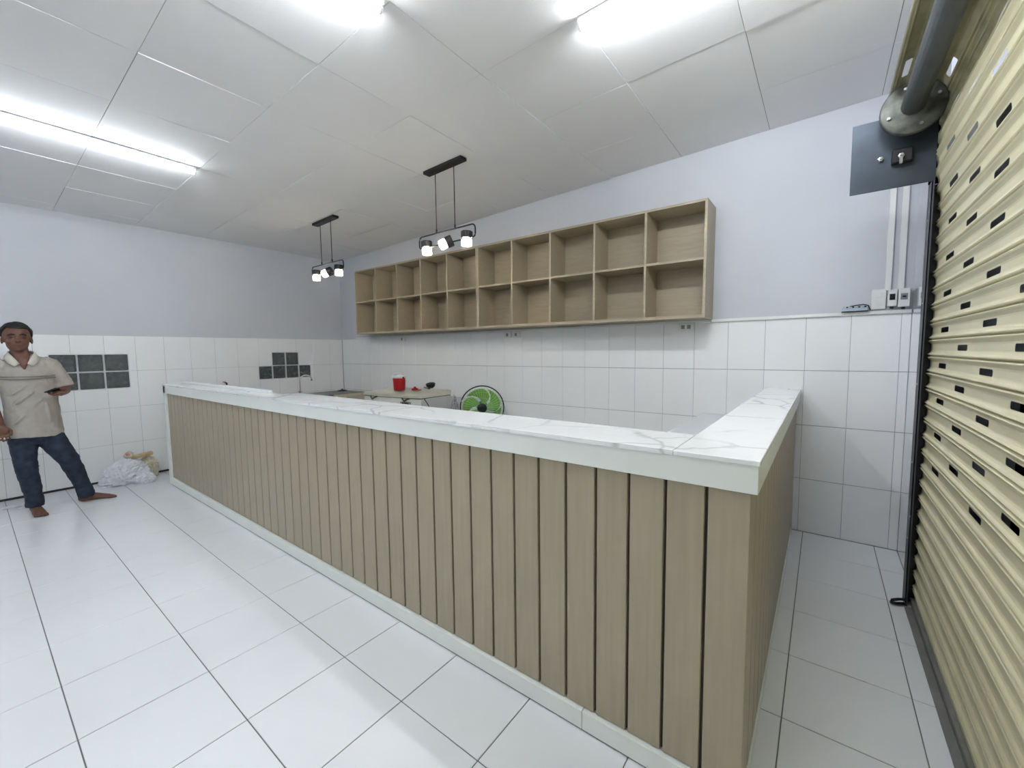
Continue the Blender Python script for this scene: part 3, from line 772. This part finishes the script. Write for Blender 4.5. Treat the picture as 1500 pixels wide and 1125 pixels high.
# head
hr = Matrix.Rotation(RD(-4), 4, 'X') @ Matrix.Rotation(RD(6), 4, 'Y')
ball(bm, (.715,HY,1.515), .1, .98, .78, 1.0, hr)
ball(bm, (.745,HY,1.455), .1, .72, .64, .80, hr)
ball(bm, (.775,HY-.0,1.405), .03, .9, 1.2, .75)            # chin
for s in (-1, 1):
    ball(bm, (.775,HY+s*.038,1.462), .026, .8, 1, 1)        # cheek
    ball(bm, (.718,HY+s*.080,1.475), .024, .7, .35, 1.25)   # ear
    ball(bm, (.795,HY+s*.030,1.518), .018, .6, 1.5, .45)    # brow
chain(bm, [(.803,HY,1.512,.008,.010),(.818,HY,1.485,.011,.014),(.820,HY,1.468,.017,.014),(.808,HY,1.460,.012,.010)], 10)
chain(bm, [(.800,HY-.026,1.437,.004,.004),(.806,HY,1.434,.008,.010),(.800,HY+.026,1.437,.004,.004)], 8, Vector((0,0,1)))
# neckline skin
chain(bm, [(.745,-3.31,1.36,.050,.02),(.785,-3.308,1.315,.036,.014),(.802,-3.306,1.27,.020,.010),(.806,-3.305,1.235,.005,.006)], 12)
# arms: his right arm hangs, his left forearm comes forward with the phone
chain(bm, [(.70,-3.44,1.285,.052),(.695,-3.485,1.22,.047),(.69,-3.505,1.10,.042),(.69,-3.51,1.03,.040),(.72,-3.495,.95,.038),(.765,-3.47,.85,.029),(.78,-3.462,.80,.026),(.785,-3.455,.765,.030,.020)], 14)
chain(bm, [(.70,-3.155,1.285,.052),(.695,-3.12,1.22,.047),(.685,-3.085,1.12,.041),(.685,-3.075,1.07,.040),(.74,-3.085,1.045,.038),(.82,-3.105,1.035,.030),(.87,-3.12,1.035,.026),(.895,-3.125,1.035,.022,.032)], 14)
def finger(pts, r=.0085): chain(bm, [(*p, r*(1-.12*i)) for i, p in enumerate(pts)], 8, Vector((.3,.2,1)))
# right hand, hanging half curled
ball(bm, (.795,-3.45,.745), .042, .62, .85, 1.05)
for k, L in enumerate((.85, 1.0, .95, .78)):
    y = -3.476+.0175*k; x0 = .800
    finger([(x0, y, .725), (x0+.014, y+.002, .725-.030*L), (x0+.010, y+.004, .725-.052*L), (x0-.008, y+.005, .725-.066*L)], .0092)
finger([(.80,-3.425,.765), (.822,-3.408,.745), (.832,-3.408,.722), (.830,-3.412,.705)], .0105)
# left hand round the phone
ball(bm, (.915,-3.13,1.035), .042, .95, 1.0, .50)
for k, L in enumerate((.8, .95, 1.0, .88)):
    x = .892+.0185*k
    finger([(x, -3.145, 1.022), (x+.006, -3.172*1, 1.020), (x+.006, -3.172-.026*L, 1.032), (x+.002, -3.166-.020*L, 1.050)], .009)
finger([(.905,-3.105,1.045), (.925,-3.100,1.062), (.945,-3.115,1.068), (.955,-3.132,1.066)], .0105)
# legs and feet
chain(bm, [(.70,-3.335,.80,.075),(.715,-3.348,.60,.058),(.735,-3.345,.44,.045),(.715,-3.33,.28,.052),(.690,-3.318,.12,.036),(.685,-3.316,.06,.036),(.685,-3.316,.025,.032)], 14)
chain(bm, [(.70,-3.225,.80,.075),(.710,-3.180,.62,.055),(.735,-3.10,.43,.045),(.70,-3.05,.27,.052),(.665,-3.01,.12,.036),(.655,-3.0,.06,.034),(.652,-3.0,.025,.030)], 14)
def foot(a, heel, d):
    """a: ankle xy; d: unit heading"""
    s = Vector((-d[1], d[0], 0)); d = Vector((d[0], d[1], 0))
    def q(f, l, z): v = Vector((a[0], a[1], 0))+d*f+s*l; return (v.x, v.y, z)
    sc = [(q(-.055, 0, .030), .020, .018), (q(-.035, 0, .034), .031, .033), (q(.02, 0, .042), .033, .040), (q(.07, .0, .034), .037, .031), (q(.12, 0, .024), .042, .022), (q(.150, 0, .018), .041, .0165), (q(.163, 0, .015), .034, .012)]
    loft(bm, [(mv(*c), u, v) for c, u, v in sc], 14, s)
    for k, (l, ln, r) in enumerate(((.030, .062, .0125), (.012, .058, .0095), (-.004, .052, .009), (-.018, .044, .0085), (-.031, .034, .008))):
        l = l*(1 if foot.side > 0 else -1)
        loft(bm, [(mv(*q(.145, l, .016)), r, r), (mv(*q(.145+ln*.6, l*1.08, .014)), r, r), (mv(*q(.145+ln, l*1.1, .010)), r*.7, r*.7)], 8, s)
foot.side = 1; foot((.672, -3.316), 0, (.995, .09))
foot.side = -1; foot((.640, -3.0), 0, (.30, .954))
bo_ = obj('body', bm, 'skin', mn, True); remesh(bo_, .0045, 2)
# shirt
bm = bmesh.new()
chain(bm, [(.70,-3.275,.665,.168,.118),(.70,-3.272,.72,.165,.118),(.70,-3.275,.85,.158,.115),(.70,-3.28,1.00,.158,.112),(.70,-3.29,1.15,.172,.112),(.70,-3.298,1.25,.175,.100),(.70,-3.303,1.31,.135,.075),(.702,-3.307,1.345,.075,.058),(.704,-3.308,1.355,.06,.05)], 28)
chain(bm, [(.70,-3.40,1.29,.055,.055),(.698,-3.455,1.265,.064,.066),(.695,-3.49,1.20,.064,.068),(.690,-3.507,1.12,.062,.066),(.690,-3.512,1.065,.060,.064)], 18)
chain(bm, [(.70,-3.20,1.29,.055,.055),(.698,-3.155,1.265,.064,.066),(.695,-3.122,1.20,.064,.068),(.688,-3.090,1.12,.062,.066),(.692,-3.080,1.075,.062,.064)], 18)
# drag folds
for (a, b, r) in (((.80,-3.40,1.02),(.815,-3.30,1.11),.012), ((.80,-3.41,.93),(.820,-3.27,1.05),.014), ((.80,-3.36,.85),(.815,-3.22,.99),.012), ((.80,-3.40,.78),(.81,-3.33,.86),.012), ((.80,-3.19,.78),(.805,-3.20,.95),.011), ((.79,-3.17,1.10),(.80,-3.22,1.18),.010)):
    m_ = tuple((a[i]+b[i])/2 for i in range(3))
    chain(bm, [(*a, .003), (*m_, r), (*b, .003)], 8)
so = obj('polo_shirt', bm, 'shirt', mn, True); remesh(so, .006, 3)
tx_ = bpy.data.textures.new('folds', 'CLOUDS'); tx_.noise_scale = .09; tx_.noise_depth = 2
dm = so.modifiers.new('folds', 'DISPLACE'); dm.texture = tx_; dm.strength = .018; dm.mid_level = .5
# collar wings, chest stripes, placket
def strip(name, rows, m, par, th=.003):
    bm = bmesh.new(); R = [[bm.verts.new(mv(*p)) for p in r] for r in rows]
    for a, b in zip(R, R[1:]):
        for i in range(len(a)-1): bm.faces.new((a[i], a[i+1], b[i+1], b[i]))
    o = obj(name, bm, m, par, True); s = o.modifiers.new('t', 'SOLIDIFY'); s.thickness = th; s.offset = 0; return o
for s in (-1, 1):
    c = -3.308
    strip('collar', [[(.660, c+s*.035, 1.392), (.690, c+s*.066, 1.388), (.725, c+s*.068, 1.375), (.765, c+s*.052, 1.345), (.800, c+s*.018, 1.285)],
                     [(.652, c+s*.045, 1.362), (.690, c+s*.092, 1.345), (.738, c+s*.098, 1.325), (.790, c+s*.082, 1.292), (.812, c+s*.048, 1.262)]], 'collar', so, .006)
for z in (1.185, 1.165):
    rows = []
    for dz in (0, .006):
        rows.append([(.70+.118*cos(RD(a))+.003, -3.292+.178*sin(RD(a)), z+dz-.012*cos(RD(a))) for a in range(-72, 73, 8)])
    strip('chest_stripe', rows, 'shirt_trim', so)
# jeans
bm = bmesh.new()
chain(bm, [(.70,-3.277,.60,.11,.08),(.70,-3.277,.66,.150,.105),(.70,-3.278,.76,.155,.108),(.70,-3.28,.86,.145,.10)], 24)
chain(bm, [(.70,-3.335,.76,.078),(.705,-3.348,.66,.086,.088),(.72,-3.348,.55,.078,.080),(.737,-3.346,.44,.066,.070),(.722,-3.338,.34,.064,.068),(.705,-3.325,.22,.058,.062),(.695,-3.318,.13,.055,.060),(.692,-3.317,.085,.060,.064),(.692,-3.317,.062,.056,.060)], 20)
chain(bm, [(.70,-3.22,.76,.088),(.705,-3.200,.66,.092,.090),(.72,-3.155,.55,.080,.080),(.740,-3.100,.43,.068,.070),(.712,-3.070,.33,.064,.068),(.685,-3.035,.21,.058,.062),(.668,-3.012,.12,.056,.062),(.662,-3.004,.075,.062,.066),(.660,-3.002,.055,.056,.060)], 20)
for (c, s, r) in (((.79,-3.35,.46),(1,0,0),.016), ((.78,-3.32,.40),(1,0,0),.014), ((.79,-3.10,.45),(1,0,0),.017), ((.775,-3.07,.39),(1,0,0),.014), ((.735,-3.03,.13),(1,0,0),.016), ((.75,-3.33,.14),(1,0,0),.014)):
    chain(bm, [(c[0]-.02, c[1]-.05, c[2]-.01, .003), (c[0]-.012, c[1], c[2], r), (c[0]-.02, c[1]+.05, c[2]+.015, .003)], 8, Vector((0,0,1)))
jo = obj('jeans', bm, 'denim', mn, True); remesh(jo, .006, 3)
tx2 = bpy.data.textures.new('denim_folds', 'CLOUDS'); tx2.noise_scale = .06; dm = jo.modifiers.new('folds', 'DISPLACE'); dm.texture = tx2; dm.strength = .014; dm.mid_level = .5
# hair
bm = bmesh.new()
hm = Matrix.Translation(mv(.703, HY, 1.527)) @ hr
bmesh.ops.create_uvsphere(bm, u_segments=32, v_segments=20, radius=.1, matrix=Matrix.Diagonal((1.08, .90, 1.10, 1)))
dead = []
for v in bm.verts:
    f_ = max(0, min(1, (v.co.x+.02)/.07)); lim = -.06*(1-f_)+.052*f_
    if v.co.z < lim: v.co.z = lim; v.co.x *= .93; v.co.y *= .93
    n_ = noise.noise(v.co*45)*.006+noise.noise(v.co*14+Vector((3,1,2)))*.008; v.co += v.co.normalized()*n_
bmesh.ops.transform(bm, matrix=hm, verts=bm.verts)
ho = obj('hair', bm, 'hair', mn, True); remesh(ho, .005, 1)
for s in (-1, 1):
    bm = bmesh.new(); ball(bm, (.800, HY+s*.031, 1.498), .011, .5, 1.25, .5); obj('eye', bm, 'eye', mn, True)
    bm = bmesh.new(); chain(bm, [(.808, HY+s*.012, 1.519, .003), (.812, HY+s*.030, 1.526, .006), (.800, HY+s*.050, 1.519, .003)], 8, Vector((0,0,1))); obj('eyebrow', bm, 'hair', mn, True)
bm = bmesh.new(); chain(bm, [(.806, HY-.026, 1.440, .003), (.817, HY, 1.434, .006), (.806, HY+.026, 1.440, .003)], 8, Vector((0,0,1))); obj('mouth', bm, 'lip', mn, True)
ph = obj('phone', bmbox((-.038, -.072, -.0045), (.038, .072, .0045), .003), 'phone', None, False, (.925, -3.165, 1.055), (RD(-8), RD(-25), RD(70))); tag(ph, 'dark phone held in the man\'s left hand', 'phone')
